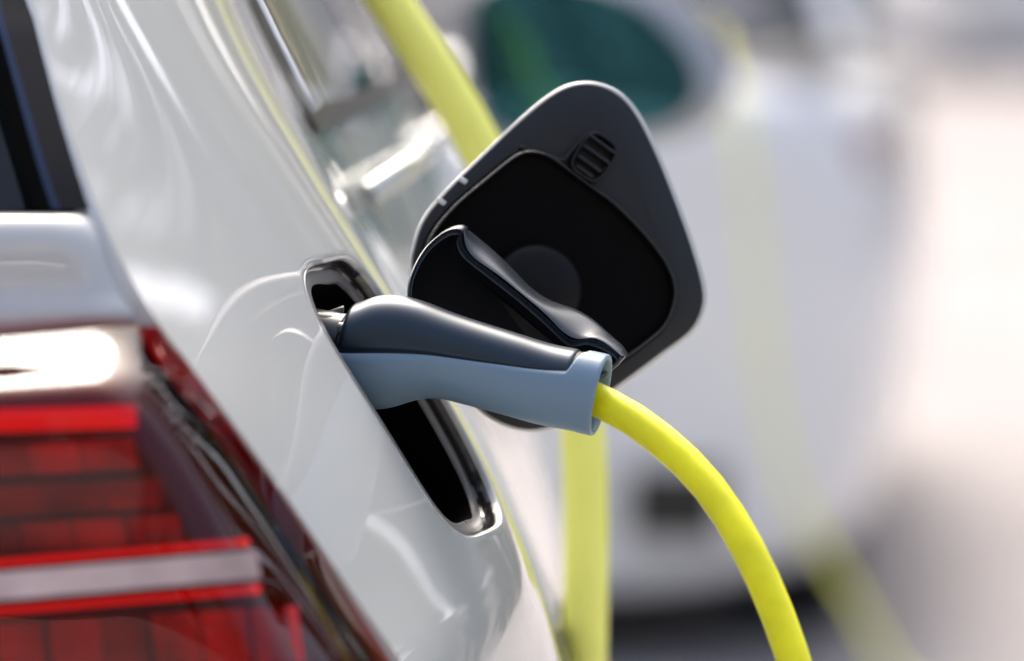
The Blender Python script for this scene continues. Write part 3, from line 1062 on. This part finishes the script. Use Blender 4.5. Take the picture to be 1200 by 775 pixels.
# ------------------------------------------------------------------ cars further along the street
def street_car(label, loc, rz, paint, L=4.2, group=None, detail=True):
    """generic hatchback: rear bumper at local y = 0, nose at y = L, centred on x"""
    t = thing('parked_car', label, 'car', loc, group)
    t.rotation_euler = (0, 0, rz)
    W = .90
    st = [(0, .62, .86), (.03, .84, .90), (.15, .93, .93), (.5, .985, .95), (1.2, 1, .95), (2.6, 1, .94), (3.2, .99, .92), (3.75, .93, .84), (4.05, .82, .76), (4.2, .6, .68)]
    prof = [(.0, .10), (.86, .10), (.93, .24), (.97, .42), (1.0, .60), (.985, .75), (.955, .88), (.90, .97), (0, 1.0)]
    def obj(name, V, F, mat, par, sub=0, smooth=True):
        me = bpy.data.meshes.new(name); me.from_pydata([tuple(v) for v in V], [], F)
        bm = bmesh.new(); bm.from_mesh(me); bmesh.ops.recalc_face_normals(bm, faces=bm.faces); bm.to_mesh(me); bm.free()
        for p in me.polygons: p.use_smooth = smooth
        me.materials.append(MATS[mat])
        o = bpy.data.objects.new(name, me)
        link(o, par)
        if sub:
            md = o.modifiers.new('sub', 'SUBSURF'); md.levels = sub; md.render_levels = sub
        return o
    V = []
    k = L / 4.2
    for y, pf, top in st:
        half = [(W * pf * x, .2 + (z - .2) / .8 * (top - .2)) for x, z in prof]
        ring = half + [(-x, z) for x, z in half[-2:0:-1]]
        V += [(x, y * k, z) for x, z in ring]
    n = len(ring)
    F = grid_faces(len(st), n, True) + [tuple(range(n)), tuple(range((len(st) - 1) * n, len(st) * n))]
    body = obj('body', V, F, paint, t, 2)
    # cabin
    cab_ = [(.10, .74, .92, .95), (.55, .80, 1.0, 0), (1.5, .82, 1.0, 0), (2.4, .80, 1.0, 0), (3.05, .74, 1.0, 0)]
    base = [(-.74, .12), (-.80, .6), (-.82, 1.5), (-.80, 2.4), (-.72, 3.05), (.72, 3.05), (.80, 2.4), (.82, 1.5), (.80, .6), (.74, .12)]
    top = [(-.58, .52), (-.61, .85), (-.63, 1.4), (-.61, 1.95), (-.56, 2.2), (.56, 2.2), (.61, 1.95), (.63, 1.4), (.61, .85), (.58, .52)]
    V = [(x, y * k, .93) for x, y in base] + [(x, y * k, 1.40) for x, y in top]
    obj('windows', V, grid_faces(2, 10, True), 'glass_dark', t, 0)
    V = [(x * 1.03, (y - 1.3) * 1.03 * k + 1.3 * k, 1.385) for x, y in top] + [(x * .99, (y - 1.3) * .99 * k + 1.3 * k, 1.43) for x, y in top] + [(x * .7, (y - 1.3) * .75 * k + 1.3 * k, 1.46) for x, y in top]
    obj('roof', V, grid_faces(3, 10, True) + [tuple(range(20, 30))], paint, t, 1)
    for a in (0, 4, 5, 9, 2, 7):                            # pillars
        (x0, y0), (x1, y1) = base[a], top[a]
        pw = .05
        V = []
        for (x, y, z) in ((x0, y0 * k, .92), (x1, y1 * k, 1.40)):
            V += [(x * 1.012 - pw * .4, y - pw, z), (x * 1.012 + pw * .4, y - pw, z), (x * 1.012 + pw * .4, y + pw, z), (x * 1.012 - pw * .4, y + pw, z)]
        obj('pillar', V, grid_faces(2, 4, True), paint, t)
    for x, y in ((.66, .78), (-.66, .78), (.66, 3.35), (-.66, 3.35)):
        c = np.array([x, y * k, .31]); s = 1 if x > 0 else -1
        seg = 32; r = .31; w = .22
        pr = [(-w / 2, r * .62), (-w / 2, r * .92), (-w / 2 + .02, r), (w / 2 - .02, r), (w / 2, r * .92), (w / 2, r * .62)]
        V = [c + np.array([a, q * math.cos(6.28318 * j / seg), q * math.sin(6.28318 * j / seg)]) for a, q in pr for j in range(seg)]
        wo = obj('wheel', V, grid_faces(len(pr), seg, True), 'tyre', t)
        V = [c + np.array([s * (w / 2 - .01), q * math.cos(6.28318 * j / seg), q * math.sin(6.28318 * j / seg)]) for q in (r * .63, .05) for j in range(seg)]
        obj('rim', V, [f for i, f in enumerate(grid_faces(2, seg, True)) if i % 6 < 4], 'alloy', wo)
    def pad(name, x0, x1, z0, z1, y, d, mat, y2=None):
        y2 = y if y2 is None else y2
        V = [(x0, y, z0), (x1, y2, z0), (x1, y2, z1), (x0, y, z1)]
        V += [(a, b + d, c) for a, b, c in V]
        obj(name, V, grid_faces(2, 4, True) + [(0, 1, 2, 3), (4, 5, 6, 7)], mat, t, 0, False)
    pad('bumper_vent', .43, .57, .20, .31, -.006, .12, 'trim_black')
    pad('bumper_vent', -.60, -.36, .20, .35, -.006, .12, 'trim_black')
    pad('number_plate', -.26, .26, .50, .61, -.018, .05, 'plate_white')
    pad('tail_lamp', -.80, -.56, .72, .82, .12, .2, 'lamp_red_far', .0)
    pad('tail_lamp', .66, .80, .74, .80, .04, .2, 'lamp_red_far', .12)
    for s in (1, -1):
        V = []
        for q, yy in ((.4, -.02), (1, 0), (1, .05), (.5, .12)):
            V += [(s * (.98 + q * .1 * math.cos(a)), 2.62 * k + yy, 1.0 + q * .075 * math.sin(a)) for a in np.linspace(0, 6.28318, 16, endpoint=False)]
        obj('wing_mirror', V, grid_faces(4, 16, True) + [tuple(range(16)), tuple(range(48, 64))], paint, t)
    return t


street_car('silvery white hatchback parked just ahead of the charging car, bumper lit', (-.26, 8.75, 0), math.radians(-3), 'paint_far')
street_car('distant white car standing far off on the open paving', (3.55, 40.5, 0), math.radians(2), 'paint_far')

# yellow cable of the car ahead
c3 = tube('charging_cable', spline_path([P(838, 40, 8.62), P(868, 160, 8.45), P(888, 330, 8.40), P(905, 480, 8.38), P(950, 620, 8.35), P(1010, 720, 8.3), P(1060, 800, 8.25), (.62, 8.2, .02), (1.0, 8.15, .014), (1.8, 8.4, .012), (3.0, 9.0, .012)], 120), .006, 'cable_yellow_dull', seg=16)
c3['label'] = 'loosely looped yellow cable hanging behind the car ahead'
c3['category'] = 'cable'


# ------------------------------------------------------------------ houses and poplars added out of frame for their streaks in paint and glass
def added_house(label, x0, y0, y1, h, wall, floors, bays):
    t = thing('added_house', label, 'building', (x0, (y0 + y1) / 2, 0), 'added houses out of view')
    cy = (y0 + y1) / 2
    box_mesh('wall', (x0 + 4, cy, h / 2), (4, 0, 0), (0, (y1 - y0) / 2, 0), (0, 0, h / 2), wall, t)
    box_mesh('cornice', (x0 + 3.9, cy, h + .15), (4.2, 0, 0), (0, (y1 - y0) / 2 + .15, 0), (0, 0, .15), 'frame_white', t)
    fw = (y1 - y0) / bays
    for f in range(floors):
        for b in range(bays):
            y = y0 + fw * (b + .5); z = .2 + (f + .5) * (h - .4) / floors
            w = box_mesh('window', (x0 - .01, y, z), (.05, 0, 0), (0, .42, 0), (0, 0, (h - .4) / floors * .42), 'frame_white', t)
            box_mesh('pane', (x0 - .05, y, z), (.02, 0, 0), (0, .36, 0), (0, 0, (h - .4) / floors * .42 - .07), 'glass_dark', w)
    return t


plain('wall_white', (0.70, 0.69, 0.67), 0.8, var=0.06, var_scale=0.8)
plain('wall_slate', (0.09, 0.10, 0.11), 0.8, var=0.15, var_scale=0.8)
for lab, x0, y0, y1, h, wl, fl, by in (
        ('added cream rendered shop beside the red brick one', 11.0, 18.3, 25.0, 4.2, 'render_wall', 1, 4),
        ('added red brick shop beside the tall slate clad house', 11.3, 25.3, 33.0, 4.4, 'brick_wall', 1, 5),
        ('added tall slate clad house beside the red brick shop', 10.6, 33.3, 38.0, 11.0, 'wall_slate', 3, 3),
        ('added long cream house beyond the tall slate house', 10.0, 41.0, 54.0, 7.0, 'render_wall', 2, 7),
        ('added white house at the far end of the row', 9.6, 58.0, 84.0, 9.0, 'wall_white', 2, 9)):
    added_house(lab, x0, y0, y1, h, wl, fl, by)


def added_tree(label, x, y, h, r, seed):  # poplars added to reflect as dark bands with bright gaps
    rnd = random.Random(seed)
    t = thing('added_poplar', label, 'tree', (x, y, 0), 'added poplars for reflections')
    path = spline_path([(x, y, 0), (x + rnd.uniform(-.1, .1), y, h * .3), (x + rnd.uniform(-.2, .2), y + .1, h * .6), (x, y, h * .93)], 14)
    tube('trunk', path, list(np.linspace(.16, .03, 14)), 'bark', t, seg=10)
    V, F, clumps = [], [], []
    for k in range(34):
        q = (k + rnd.random()) / 34
        z = .9 + q * (h - .9)
        rr = r * min(1, .45 + 2.2 * q) * (1 - q ** 3) ** .6 * rnd.uniform(.25, .8)
        a = rnd.uniform(0, 6.283)
        clumps.append((x + rr * math.cos(a), y + rr * math.sin(a), z))
    for k, c in enumerate(clumps[2:26:3]):
        b = path[min(13, max(1, int((c[2] - .7) / (h * .93) * 13)))]
        tube('limb', spline_path([b, (np.array(b) + np.array(c)) / 2 + np.array([0, 0, .12]), c], 6), [.04, .035, .03, .022, .016, .01], 'bark', t, seg=6)
    for c in clumps:
        for k in range(105):
            p = np.array(c) + np.array([rnd.gauss(0, r * .20), rnd.gauss(0, r * .20), rnd.gauss(0, .36)])
            d = np.array([rnd.gauss(0, 1) for _ in range(3)]); d /= np.linalg.norm(d)
            e = np.cross(d, [rnd.gauss(0, 1) for _ in range(3)]); e /= np.linalg.norm(e)
            s_ = rnd.uniform(.09, .16)
            b = len(V)
            V += [p - d * s_, p + e * s_ * .65, p + d * s_, p - e * s_ * .65]; F.append((b, b + 1, b + 2, b + 3))
    mesh_obj('crown', V, F, 'leaf', t)
    return t


rp = random.Random(11)
for i, (y, r) in enumerate(((9.2, .45), (10.3, .42), (11.9, .55), (13.2, .40), (15.3, .60), (16.6, .42), (19.3, .62), (21.2, .45), (25.6, .70), (30.5, .6), (38.0, .9), (48.0, 1.0))):
    added_tree('slim dark poplar in the added row before the low shops', 8.0 + rp.uniform(-.3, .3), y, rp.uniform(9.5, 13.5), r, i + 3)
for i, (lab, x, y, h, r) in enumerate((('added broad poplar standing alone on the open paving past the far white car', 5.9, 47, 10, 3.0), ('tallest added poplar, alone at the far end of the paving', 5.2, 64, 14.0, 3.4))):
    added_tree(lab, x, y, h, r, i + 40)  # lone pair added to darken what the side windows reflect


back = thing('added_house', 'added broad slate clad house, unseen, facing the tail of the charging car', 'building', (-1, -9, 0), 'added houses out of view')  # added behind the camera to darken the tailgate and its reflections
box_mesh('wall', (-1, -12, 4.5), (11, 0, 0), (0, 3, 0), (0, 0, 4.5), 'wall_slate', back)
box_mesh('cornice', (-1, -11.9, 9.15), (11.15, 0, 0), (0, 3.2, 0), (0, 0, .15), 'frame_white', back)
for f in range(3):
    for b in range(7):
        w = box_mesh('window', (-10 + b * 3, -8.99, 1.7 + f * 2.8), (.62, 0, 0), (0, .05, 0), (0, 0, .85), 'frame_white', back)
        box_mesh('pane', (-10 + b * 3, -8.95, 1.7 + f * 2.8), (.54, 0, 0), (0, .02, 0), (0, 0, .77), 'glass_dark', w)
